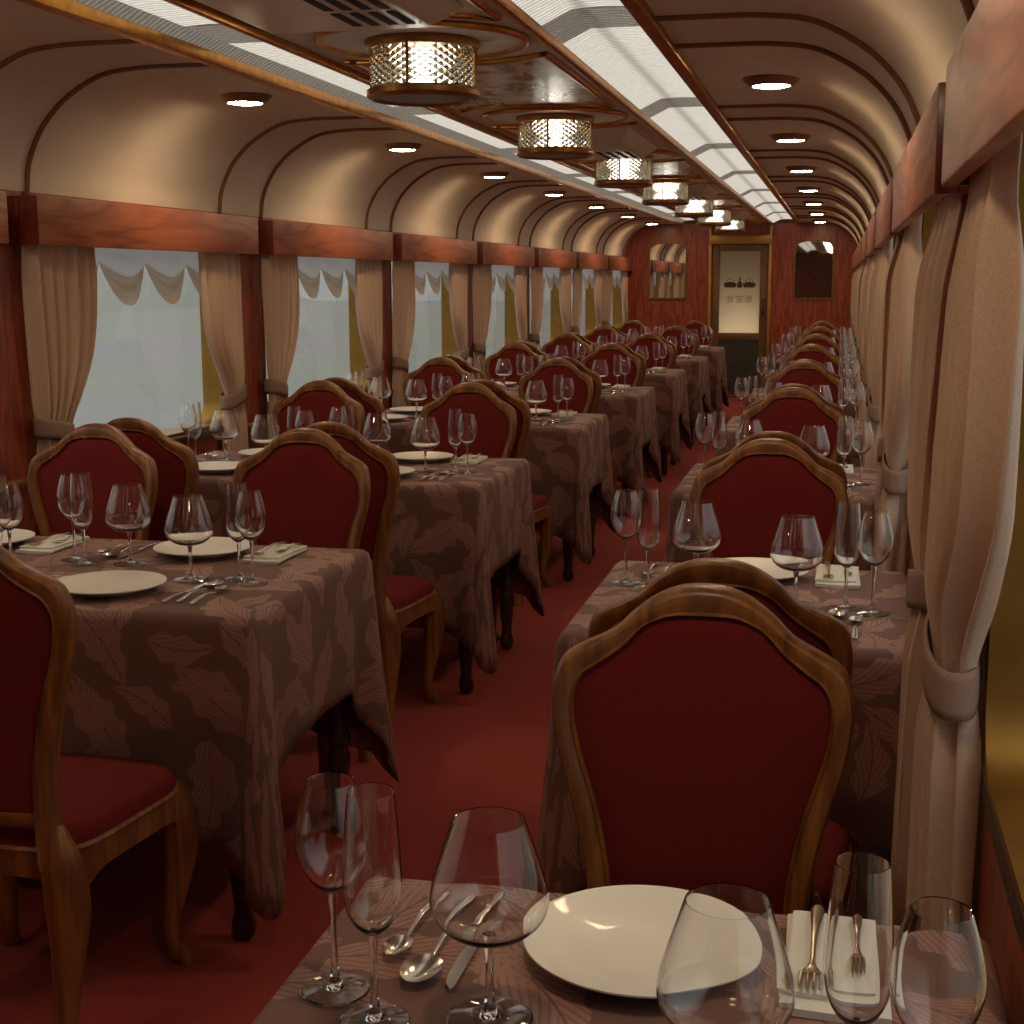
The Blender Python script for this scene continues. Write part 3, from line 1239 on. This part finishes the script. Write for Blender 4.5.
def make_chair():
    root = empty('dining_chair', cat='chair')
    # carved back frame
    g = G()
    loop = [(a, b, c, d) for a, b, c, d in FR] + [(-a, b, -c, d) for a, b, c, d in reversed(FR[:-1])]
    sec = [(0, .006), (.05, .014), (.16, .021), (.35, .023), (.6, .020), (.82, .017), (.9, .021), (.97, .016), (1.0, .007)]
    sec = sec + [(u, -d) for u, d in reversed(sec)]
    ns = len(sec)
    vs, fs = [], []
    for a, b, c, d in loop:
        for u, dd in sec:
            x, z = a + (c - a) * u, b + (d - b) * u
            vs.append((x, back_y(x, z) + dd, z))
    for i in range(len(loop) - 1):
        for k in range(ns):
            k2 = (k + 1) % ns
            fs.append((i * ns + k, i * ns + k2, (i + 1) * ns + k2, (i + 1) * ns + k))
    fs.append(tuple(range(ns)))
    fs.append(tuple((len(loop) - 1) * ns + k for k in range(ns)))
    g.add(vs, fs)
    # lower rail
    n = 12
    path = [(-.128 + .256 * i / n, back_y(-.128 + .256 * i / n, .465) + .002, .465) for i in range(n + 1)]
    g.tube(path, .017, 8, up=(0, 0, 1))
    g.build('back_frame', M_CHAIR, root, smooth=45)
    # upholstered back, padded on both faces
    win = sorted([(d, c) for a, b, c, d in FR if d > .465])
    g = G()
    zs = [.468 + (TOP_IN - .468) * (1 - (1 - i / 30) ** 1.5) for i in range(31)]
    for sgn in (1, -1):
        def pad(u, v):
            z = zs[round(v * 30)]
            w = lerp_tab(win, z) + .004
            if v == 1: w = .002
            s_ = -1 + 2 * u
            x = w * s_
            puff = .008 + .014 * (1 - s_ ** 4) * (1 - (2 * v - 1) ** 6)
            return (x, back_y(x, z) + sgn * puff, z)
        g.grid(pad, 16, 30, flip=sgn < 0)
    g.build('upholstered_back', M_VELVET, root, smooth=60)
    # seat cushion
    def seat_outline(t, k=0.0):
        """trapezoid with rounded corners, t in 0..1"""
        W0, W1 = .188 + k, .234 + k
        y0, y1 = -.185 - k, .206 + k
        a = 2 * pi * t
        cx_, cy_ = cos(a), sin(a)
        e = .36
        X = math.copysign(abs(cx_) ** e, cx_)
        Y = math.copysign(abs(cy_) ** e, cy_)
        y = y0 + (y1 - y0) * (Y + 1) / 2
        w = W0 + (W1 - W0) * (Y + 1) / 2
        return (X * w, y + (.018 * (1 - X * X) if Y > .5 else 0))
    g = G()
    prof = [(1.0, .398), (1.005, .415), (.985, .432), (.93, .443), (.75, .451), (.4, .456), (0.02, .458)]
    n = 56
    vs, fs = [], []
    for s_, z in prof:
        for i in range(n):
            x, y = seat_outline(i / n)
            vs.append((x * s_, .01 + (y - .01) * s_, z))
    for j in range(len(prof) - 1):
        for i in range(n):
            k = (i + 1) % n
            fs.append((j * n + i, j * n + k, (j + 1) * n + k, (j + 1) * n + i))
    fs.append(tuple((len(prof) - 1) * n + i for i in range(n)))
    g.add(vs, fs)
    g.build('seat_cushion', M_VELVET, root, smooth=60)
    # seat rail with shaped apron
    g = G()
    vs, fs = [], []
    rows = [(.004, .404), (.008, .398), (.004, .388), (.006, .37), (.004, None), (-.022, None), (-.022, .404)]
    for kk, z in rows:
        for i in range(n):
            x, y = seat_outline(i / n, kk)
            a = 2 * pi * i / n
            corner = abs(sin(2 * a)) ** 3
            zz = z if z is not None else .345 - .05 * corner + .008 * cos(4 * a) * 0
            vs.append((x, y, zz))
    R_ = len(rows)
    for j in range(R_):
        j2 = (j + 1) % R_
        for i in range(n):
            k = (i + 1) % n
            fs.append((j * n + i, j * n + k, j2 * n + k, j2 * n + i))
    g.add(vs, fs)
    g.build('seat_rail', M_CHAIR, root, smooth=40)
    for sx in (-1, 1):
        g = G()
        pts = spline([(.196, .176, .395, .030), (.204, .188, .345, .039), (.211, .197, .29, .038), (.208, .192, .22, .030), (.197, .178, .14, .022), (.192, .172, .075, .018),
                      (.197, .180, .038, .018), (.206, .192, .016, .020), (.210, .197, .0, .018)], 3)
        g.tube([(sx * x, y, z) for x, y, z, r in pts], [r for x, y, z, r in pts], 10, up=(0, 1, 0), sq=.8)
        g.build('leg', M_CHAIR, root, smooth=50)
        g = G()
        pts = spline([(.160, -.194, .455, .012), (.164, -.195, .42, .023), (.167, -.193, .38, .033), (.168, -.189, .345, .037), (.172, -.188, .28, .037), (.172, -.196, .20, .029), (.168, -.208, .10, .022), (.168, -.222, .03, .020), (.168, -.228, 0, .022)], 3)
        g.tube([(sx * x, y, z) for x, y, z, r in pts], [r for x, y, z, r in pts], 10, up=(0, 1, 0), sq=.7)
        g.build('leg', M_CHAIR, root, smooth=50)
    return root


CH = make_chair()
ch_used = [False]


def place_chair(x, y, rz, label, group):
    if not ch_used[0]:
        ch_used[0] = True
        CH.location = (x, y, 0)
        CH.rotation_euler = (0, 0, rz)
        return tag(CH, label, group=group)
    return dup(CH, (x, y, 0), rz, label, group)

# ------------------------------------------------------------------ tables and cloths
def make_table(w, d, name='dining_table'):
    root = empty(name, cat='table')
    g = G()
    g.box(-w / 2 + .012, w / 2 - .012, -d / 2 + .012, d / 2 - .012, ZT - .032, ZT - .004)
    g.build('tabletop', M_DKWOOD, root, smooth=30, bevel=.006)
    g = G()
    g.box(-w / 2 + .06, w / 2 - .06, -d / 2 + .06, d / 2 - .06, ZT - .11, ZT - .03)
    g.build('apron', M_DKWOOD, root, smooth=30, bevel=.003)
    for sx in (-1, 1):
        for sy in (-1, 1):
            g = G()
            prof = [(.0, 0), (.016, 0), (.024, .012), (.028, .035), (.022, .055), (.019, .07), (.027, .16), (.031, .21), (.024, .235), (.032, .25), (.032, .27), (.024, .285), (.030, .36), (.036, .48), (.030, .56), (.036, .60), (.036, .66), (0, .66)]
            g.lathe(prof, 14, (sx * (w / 2 - .075), sy * (d / 2 - .075), 0))
            g.build('leg', M_DKWOOD, root, smooth=40)
    return root


def make_cloth(w, d, ox, oy, seed, wall=0):
    """tablecloth: flat top, skirts of length oy front/back and ox at the sides, long folded points at the corners.
    wall = -1/+1 tucks the skirt on that x side close to the table."""
    rnd = random.Random(seed)
    g = G()
    hw_, hd = w / 2, d / 2
    rc = .022
    per = []          # (x, y, nx, ny, drop, flare, uvdir)
    def side_pts(x0, y0, x1, y1, n):
        return [(x0 + (x1 - x0) * i / n, y0 + (y1 - y0) * i / n) for i in range(n)]
    corners = [(1, -1), (1, 1), (-1, 1), (-1, -1)]
    ncs, nls, nsh = 9, 34, 24
    diag = sqrt(ox * ox + oy * oy)
    # walk: right side (x=+) from near to far, far side, left side, near side
    seq = [('x', 1, -hd + rc, hd - rc, nsh), ('y', 1, hw_ - rc, -hw_ + rc, nls), ('x', -1, hd - rc, -hd + rc, nsh), ('y', -1, -hw_ + rc, hw_ - rc, nls)]
    ph = [rnd.uniform(0, 2 * pi) for _ in range(8)]
    for si, (ax, sg, a, b, n) in enumerate(seq):
        base = ox if ax == 'x' else oy
        ln = abs(b - a)
        for i in range(n):
            # cosine spacing crowds points near corners
            t = .5 - .5 * cos(pi * i / n)
            s_ = a + (b - a) * t
            dist = min(t, 1 - t) * ln
            k = max(0.0, 1 - dist / .17)
            drop = base + (diag * .97 - base) * (k ** 1.35) * .82
            # a fold tucks in beside each corner point, then the point stands out
            tuck = -.020 * math.exp(-((dist - .085) / .035) ** 2)
            point = .038 * math.exp(-(dist / .045) ** 2)
            wob = .006 * sin(9 * s_ + ph[si]) + .004 * sin(23 * s_ + ph[si + 4])
            if ax == 'x': per.append((sg * hw_, s_, sg, 0, drop, tuck + point, wob))
            else: per.append((s_, sg * hd, 0, sg, drop, tuck + point, wob))
        # corner arc
        cxs = hw_ - rc if si in (0, 3) else -(hw_ - rc)
        cys = hd - rc if si in (0, 1) else -(hd - rc)
        a0 = {0: 0, 1: pi / 2, 2: pi, 3: 1.5 * pi}[si]
        for i in range(ncs):
            th = a0 + (pi / 2) * i / ncs
            mid = sin(pi * i / ncs)
            base2 = ox if ((si in (0, 2)) == (i < ncs / 2)) else oy
            per.append((cxs + rc * cos(th), cys + rc * sin(th), cos(th), sin(th), diag * (.95 + .12 * mid), .038 + .030 * mid, 0))
    n = len(per)
    vs, uv, fs = [], [], []
    rows = [0, .015, .045, .10, .20, .33, .47, .62, .78, .9, 1.0]
    re = .014
    for r in rows:
        for (x, y, nx, ny, drop, fl, wob) in per:
            if r == 0:
                p = (x - nx * re, y - ny * re, ZT)
                uv.append((p[0], p[1]))
            else:
                dz = drop * r
                rr = sm(dz / max(drop, .01), 0, 1)
                if wall and nx * wall > .5:
                    fl2, wob2 = min(fl, 0) * .3, 0
                else:
                    fl2, wob2 = fl, wob
                edge = min(1.0, dz / .02)
                o_ = fl2 * (r ** 1.25) + wob2 * min(1, r * 1.6) + .004
                px = x + nx * (o_ - re * (1 - edge))
                py = y + ny * (o_ - re * (1 - edge))
                vs_z = ZT - dz if dz > .012 else ZT - .012 * (dz / .012) ** 2
                p = (px, py, vs_z)
                uv.append((x + nx * dz, y + ny * dz))
            vs.append(p)
    for j in range(len(rows) - 1):
        for i in range(n):
            k = (i + 1) % n
            fs.append((j * n + i, (j + 1) * n + i, (j + 1) * n + k, j * n + k))
    # top: inset ring fan to a grid-like centre
    rings = [.9, .6, .3]
    prev = 0
    for q in rings:
        b0 = len(vs)
        for (x, y, nx, ny, drop, fl, wob) in per:
            px, py = (x - nx * re) * q, (y - ny * re) * q
            vs.append((px, py, ZT + .0012 * sin(11 * px + ph[0]) * sin(8 * py + ph[1])))
            uv.append((px, py))
        for i in range(n):
            k = (i + 1) % n
            fs.append((prev + i, prev + k, b0 + k, b0 + i))
        prev = b0
    vs.append((0, 0, ZT))
    uv.append((0, 0))
    for i in range(n):
        fs.append((prev + i, prev + (i + 1) % n, len(vs) - 1))
    g.add(vs, fs)
    off = rnd.uniform(0, 5)
    o = g.build('tablecloth', M_CLOTH, None, smooth=70, uvs=[(a + off, b + off) for a, b in uv])
    sd = o.modifiers.new('thickness', 'SOLIDIFY')
    sd.thickness = .0015
    sd.offset = 1
    return o


XL1, XL0 = -1.165, -2.50          # left tables: aisle edge, wall edge
XR0, XR1 = -.5215, .178           # right tables


def table_y(k):
    return Y_NEAR + (k - 1) * P + T_D / 2


tl = make_table(XL1 - XL0, T_D)
trt = make_table(XR1 - XR0, T_D)
cl = [make_cloth(XL1 - XL0, T_D, .33, .50, s, -1) for s in (3, 5)]
cr = [make_cloth(XR1 - XR0, T_D, .33, .50, s, 1) for s in (4, 8)]
used = set()


def put(o, loc, lab, grp, cat):
    if o.name in used:
        o = dup(o, loc, 0)
    else:
        used.add(o.name)
        o.location = loc
    tag(o, lab, cat, grp)
    return o


for k in range(1, 8):
    c = ((XL0 + XL1) / 2, table_y(k), 0)
    put(tl, c, 'dark turned-leg table under the cloth, %s in the left row from the front' % ORD[k - 1], 'tables of the left row', 'table')
    put(cl[k % 2], c, 'brown leaf-patterned tablecloth on the %s table of the left row from the front' % ORD[k - 1], 'tablecloths of the left row', 'tablecloth')
for k in range(0, 8):
    c = ((XR0 + XR1) / 2, table_y(k), 0)
    w = ORD[k]
    put(trt, c, 'dark turned-leg table under the cloth, %s in the right row from the front' % w, 'tables of the right row', 'table')
    put(cr[k % 2], c, 'brown leaf-patterned tablecloth on the %s table of the right row from the front' % w, 'tablecloths of the right row', 'tablecloth')

# ------------------------------------------------------------------ tableware
def double_wall(outer, t=.0012):
    """outer profile from bowl bottom to rim -> closed glass section with an inner wall."""
    inner = []
    for i, (r, z) in enumerate(outer):
        a = outer[max(i - 1, 0)]
        b = outer[min(i + 1, len(outer) - 1)]
        dx, dz = b[0] - a[0], b[1] - a[1]
        l = sqrt(dx * dx + dz * dz) or 1
        k = t + .0030 * math.exp(-max(0, z - outer[0][1]) / .010)
        inner.append((max(0, r - k * dz / l), z + k * dx / l))
    return inner


def make_glass(name, foot, stem_r, stem_top, bowl):
    bowl = spline(bowl, 5)
    outer = [(0, .0040), (foot * .22, .0036), (foot * .5, .0018), (foot * .9, .0006), (foot * .97, 0), (foot, .0010), (foot * .9, .0020), (foot * .5, .0034), (foot * .22, .0060), (stem_r * 1.6, .012), (stem_r * 1.1, .026), (stem_r, .05), (stem_r * 1.0, stem_top - .02), (stem_r * 1.5, stem_top - .006)]
    inn = double_wall(bowl)
    inn = [(r, z) for r, z in inn]
    inn[0] = (0, bowl[0][1] + .0055)
    inn = [inn[0]] + [p for p in inn[1:] if p[0] > .002]
    prof = outer + bowl[1:] + list(reversed(inn))
    g = G()
    g.lathe(prof, 32)
    return g.build(name, M_GLASS, None, smooth=60)


wine = make_glass('wine_glass', .034, .0032, .10, [(0.0035, .100), (.012, .1055), (.022, .115), (.031, .132), (.0360, .152), (.0345, .172), (.030, .192), (.0255, .207), (.0235, .214)])
flute = make_glass('champagne_flute', .033, .0032, .086, [(0.0035, .086), (.010, .090), (.018, .098), (.0245, .112), (.0275, .132), (.0275, .155), (.0255, .185), (.0235, .210), (.0220, .226)])
balloon = make_glass('red_wine_glass', .041, .0036, .080, [(0.004, .080), (.020, .0825), (.036, .088), (.049, .099), (.0555, .114), (.0545, .130), (.0485, .152), (.0400, .178), (.0340, .196)])

g = G()
g.lathe([(0, .004), (.050, .004), (.056, 0), (.062, 0), (.064, .004), (.095, .010), (.118, .0165), (.1245, .0195), (.1245, .0215), (.118, .0205), (.095, .0145), (.060, .0080), (.052, .0068), (0, .0065)], 64)
plate = g.build('dinner_plate', M_PLATE, None, smooth=60)

# napkin: a folded slab with a second, smaller fold on top; local +y points to the table middle
g = G()
def fold(x0, x1, y0, y1, z0, z1, skew):
    n = 10
    def pt(u, v):
        t = 2 * pi * u
        cxx, cyy = cos(t), sin(t)
        X = math.copysign(abs(cxx) ** .18, cxx)
        Z = math.copysign(abs(cyy) ** .45, cyy)
        y = y0 + (y1 - y0) * v
        return ((x0 + x1) / 2 + (x1 - x0) / 2 * X + skew * (v - .5), y, (z0 + z1) / 2 + (z1 - z0) / 2 * Z + .0015 * sin(5 * v + 2 * X))
    g.grid(pt, 24, n, closed_u=True)
    for v in (0, 1):
        b = len(g.v)
        g.add([pt(i / 24, v) for i in range(24)], [tuple(range(24))])
fold(-.050, .050, -.102, .102, .0, .008, .0)
fold(-.046, .048, -.100, .078, .008, .013, .008)
napkin = g.build('folded_napkin', M_NAPKIN, None, smooth=40)


def handle_path(l0, l1, w0, w1, th, g, n=14, arch=.006):
    def pt(u, v):
        t = 2 * pi * u
        y = l0 + (l1 - l0) * v
        w = lerp_tab([(0, w0), (.12, w0 * 1.05), (.5, w0 * .62), (.85, w1), (1, w1)], v)
        if v == 0: w *= .55
        cxx, cyy = cos(t), sin(t)
        return (w * math.copysign(abs(cxx) ** .7, cxx), y, th * (1 + .4 * sin(pi * v)) + .002 + arch * sin(pi * v) ** 2 + th * sin(t))
    g.grid(pt, 12, n, closed_u=True)
    g.add([pt(i / 12, 0) for i in range(12)], [tuple(range(12))])
    g.add([pt(i / 12, 1) for i in range(12)], [tuple(range(12))])


def make_spoon(name, ln, bl, bw, mat):
    """bowl at +y end, origin at the middle."""
    g = G()
    y0 = -ln / 2
    yb = ln / 2 - bl
    handle_path(y0, yb + .006, .0062, .0026, .0013, g)
    for sgn in (0, 1):
        def bowlp(u, v):
            t = 2 * pi * u
            r = v
            yy = cos(t)
            egg = 1 + .12 * yy
            x = bw * r * sin(t) * (1 - .10 * yy)
            y = yb + bl / 2 + bl / 2 * r * yy
            z = .0085 - .0065 * (1 - r * r) + (.0010 if sgn else 0)
            return (x, y, z)
        g.grid(bowlp, 28, 7, closed_u=True, flip=bool(sgn))
    return g.build(name, mat, None, smooth=60)


def make_fork(name, ln, hw_, mat):
    g = G()
    y0, yb = -ln / 2, ln / 2 - .062
    handle_path(y0, yb + .006, .0070, .0028, .0013, g)
    # shoulder
    def sh(u, v):
        t = 2 * pi * u
        y = yb + .026 * v
        w = .003 + (hw_ - .003) * sm(v)
        return (w * math.copysign(abs(cos(t)) ** .6, cos(t)), y, .0045 - .002 * sin(pi * v) + .0011 * sin(t))
    g.grid(sh, 14, 8, closed_u=True)
    g.add([sh(i / 14, 1) for i in range(14)], [tuple(range(14))])
    for q in range(4):
        x = -hw_ + hw_ * .22 + q * (2 * hw_ - hw_ * .44) / 3
        pts = [(x, yb + .024, .0045), (x, yb + .036, .0036), (x, yb + .050, .0046), (x, yb + .062, .0075)]
        g.tube(pts, [.0019, .0019, .0017, .0009], 6)
    return g.build(name, mat, None, smooth=50)


def make_knife(name, ln, mat):
    g = G()
    y0 = -ln / 2
    ym = y0 + ln * .50
    handle_path(y0, ym, .0060, .0048, .0022, g, arch=.001)
    out = [(-.0045, ym - .002), (.0045, ym - .002), (.0075, ym + .015), (.0095, ym + .04), (.0092, ym + .07), (.006, ln / 2 - .012), (-.002, ln / 2), (-.0048, ln / 2 - .01), (-.0050, ym + .02)]
    g.prism(out, 'z', .0018, .0034)
    return g.build(name, mat, None, smooth=40, bevel=.0004, segs=1)


spoon_b = make_spoon('soup_spoon', .205, .060, .0205, M_STEEL)
spoon_s = make_spoon('dessert_spoon', .165, .045, .0145, M_STEEL)
knife = make_knife('table_knife', .215, M_STEEL)
fork_b = make_fork('table_fork', .195, .0125, M_FORK)
fork_s = make_fork('dessert_fork', .140, .0095, M_FORK)

# piece, dx (to the diner's right), dy (to the table middle), height, turn, words
SETTING = [
    (plate, 0, 0, 0, 0, 'white plate', 'plate', 'dinner plates'),
    (knife, .177, .012, 0, 0, 'table knife', 'knife', 'table knives'),
    (spoon_b, .208, .020, 0, -.03, 'soup spoon', 'spoon', 'soup spoons'),
    (spoon_s, .246, -.010, 0, -.05, 'small spoon', 'spoon', 'small spoons'),
    (balloon, .124, .155, 0, 0, 'broad red-wine glass', 'wine glass', 'broad wine glasses'),
    (flute, .229, .184, 0, 0, 'tall flute glass', 'champagne flute', 'flute glasses'),
    (wine, .285, .137, 0, 0, 'tulip-shaped wine glass', 'wine glass', 'tulip wine glasses'),
    (napkin, -.190, -.012, 0, 0, 'folded cream napkin', 'napkin', 'folded napkins'),
    (fork_b, -.168, -.026, .0130, .0, 'table fork', 'fork', 'table forks'),
    (fork_s, -.213, -.041, .0130, .0, 'dessert fork', 'fork', 'dessert forks'),
]
ware_used = set()
# pieces the far settings hide completely behind chairs and cloths
HIDDEN = 'L4fa:123489 L4fw:123789 L4na:0789 L4nw:01789 L5fa:0123489 L5fw:01236789 L5na:01789 L5nw:0123789 L6fa:0123489 L6fw:0123456789 L6na:0123789 L6nw:0123789 L7fa:0123489 L7fw:012345789 L7na:0123789 L7nw:0123789 R4f:012389 R4n:01289 R5f:012389 R5n:0123789 R6f:012389 R6n:0123789 R7f:012389 R7n:0123789'
SKIP = {'%s|%s' % (p.split(':')[0], c) for p in HIDDEN.split() for c in p.split(':')[1]}


def place_setting(px, py, facing, where, key):
    """facing = +1: diner looks towards +y (near side), -1: towards the viewer."""
    for i, (src, dx, dy, dz, rot, word, cat, grp) in enumerate(SETTING):
        jx, jy, jr = random.uniform(-.0022, .0022), random.uniform(-.0022, .0022), random.uniform(-.03, .03)
        if '%s|%d' % (key, i) in SKIP: continue
        loc = (px + facing * (dx + jx), py + facing * (dy + jy), ZT + .0028 + dz)
        rz = (0 if facing > 0 else pi) + rot + jr
        lab = '%s at the %s' % (word, where)
        if src.name in ware_used:
            o = src.copy()
            COL.objects.link(o)
        else:
            o = src
            ware_used.add(src.name)
        o.location = loc
        o.rotation_euler = (0, 0, rz)
        tag(o, lab, cat, grp)


PXA, PXW, PXR = -1.575, -2.195, -.173
CXA, CXW = -1.527, -2.203
IN_N, IN_F = .164, .165
CH_OFF = .252
for k in range(0, 8):
    yn = Y_NEAR + (k - 1) * P
    yf = yn + T_D
    w = ORD[k]
    # right row
    if k > 0:
        place_chair(PXR, yn - CH_OFF, 0, 'red carved chair facing away at the near side of the %s right table' % w, 'chairs of the right row')
    place_chair(PXR, yf + CH_OFF, pi, 'red carved chair facing the viewer at the far side of the %s right table' % w, 'chairs of the right row')
    place_setting(PXR - .022, yn + IN_N + (.03 if k == 0 else 0), 1, 'near place of the %s right table' % w, 'R%dn' % k)
    place_setting(PXR, yf - IN_F + .02, -1, 'far place of the %s right table' % w, 'R%df' % k)
    if k == 0: continue
    wl = ORD[k - 1]
    for x, xc, nm, c in ((PXA, CXA, 'aisle', 'a'), (PXW, CXW, 'window', 'w')):
        if not (k == 1 and c == 'w'):
            place_chair(xc, yn - CH_OFF, 0, 'red carved chair facing away, near %s side of the %s left table' % (nm, wl), 'chairs of the left row')
        place_chair(xc, yf + CH_OFF, pi, 'red carved chair facing the viewer, far %s side of the %s left table' % (nm, wl), 'chairs of the left row')
        place_setting(x, yn + IN_N, 1, 'near %s place of the %s left table' % (nm, wl), 'L%dn%s' % (k, c))
        place_setting(x + .018, yf - IN_F, -1, 'far %s place of the %s left table' % (nm, wl), 'L%df%s' % (k, c))

# ------------------------------------------------------------------ outside
g = G()
g.grid(lambda u, v: (-160 + 320 * u, -120 + 300 * v, -1.1), 4, 4)
structure(g.build('ground_outside', M_FIELD, smooth=0))
def hills(name, x0, sgn, h0, h1):
    g = G()
    rnd = random.Random(3 if sgn < 0 else 4)
    ph = [rnd.uniform(0, 6.28) for _ in range(4)]
    def pt(u, v):
        y = -100 + 260 * u
        ridge = h0 + h1 * (.5 + .3 * sin(y * .05 + ph[0]) + .2 * sin(y * .13 + ph[1]))
        return (x0 + sgn * 40 * v, y, -1.2 + ridge * sin(pi * min(v, .98)))
    g.grid(pt, 60, 10)
    return structure(g.build(name, M_HILL, smooth=60))
hills('hills_left', -60, -1, 3, 5)
hills('hills_right', 60, 1, 3, 5)

# ------------------------------------------------------------------ sky
wd = bpy.data.worlds.new('overcast_sky')
SC.world = wd
wd.use_nodes = True
nt = wd.node_tree
nt.nodes.clear()
wo = nt.nodes.new('ShaderNodeOutputWorld')
bg = nt.nodes.new('ShaderNodeBackground')
bg.inputs['Strength'].default_value = 1.0
tcw = nt.nodes.new('ShaderNodeTexCoord')
sx = nt.nodes.new('ShaderNodeSeparateXYZ')
nt.links.new(tcw.outputs['Generated'], sx.inputs[0])
rp = ramp(nt, [(.0, (.42, .42, .42)), (.12, (.50, .50, .51)), (.4, (.95, .94, .93)), (1.0, (1.3, 1.28, 1.26))])
nt.links.new(sx.outputs['Z'], rp.inputs['Fac'])
nt.links.new(rp.outputs['Color'], bg.inputs['Color'])
nt.links.new(bg.outputs['Background'], wo.inputs['Surface'])

# ------------------------------------------------------------------ camera
cam = bpy.data.cameras.new('camera')
cam.sensor_width = 36
cam.lens = 1414.3 / 1024 * 36
cam.clip_start = .02
cam.clip_end = 600
co = bpy.data.objects.new('camera', cam)
COL.objects.link(co)
yaw, pitch, roll = .2258, .162, .0022
fw = Vector((-sin(yaw) * cos(pitch), cos(yaw) * cos(pitch), -sin(pitch)))
rt = Vector((cos(yaw), sin(yaw), 0))
up = rt.cross(fw)
r2 = rt * cos(roll) - up * sin(roll)
u2 = up * cos(roll) + rt * sin(roll)
mw = Matrix((r2, u2, -fw)).transposed().to_4x4()
mw.translation = Vector((0, 0, 1.4377))
co.matrix_world = mw
SC.camera = co

SC.view_settings.view_transform = 'Standard'
SC.view_settings.look = 'None'
SC.view_settings.gamma = 1.0
SC.view_settings.exposure = 0.36
SC.view_settings.use_curve_mapping = False
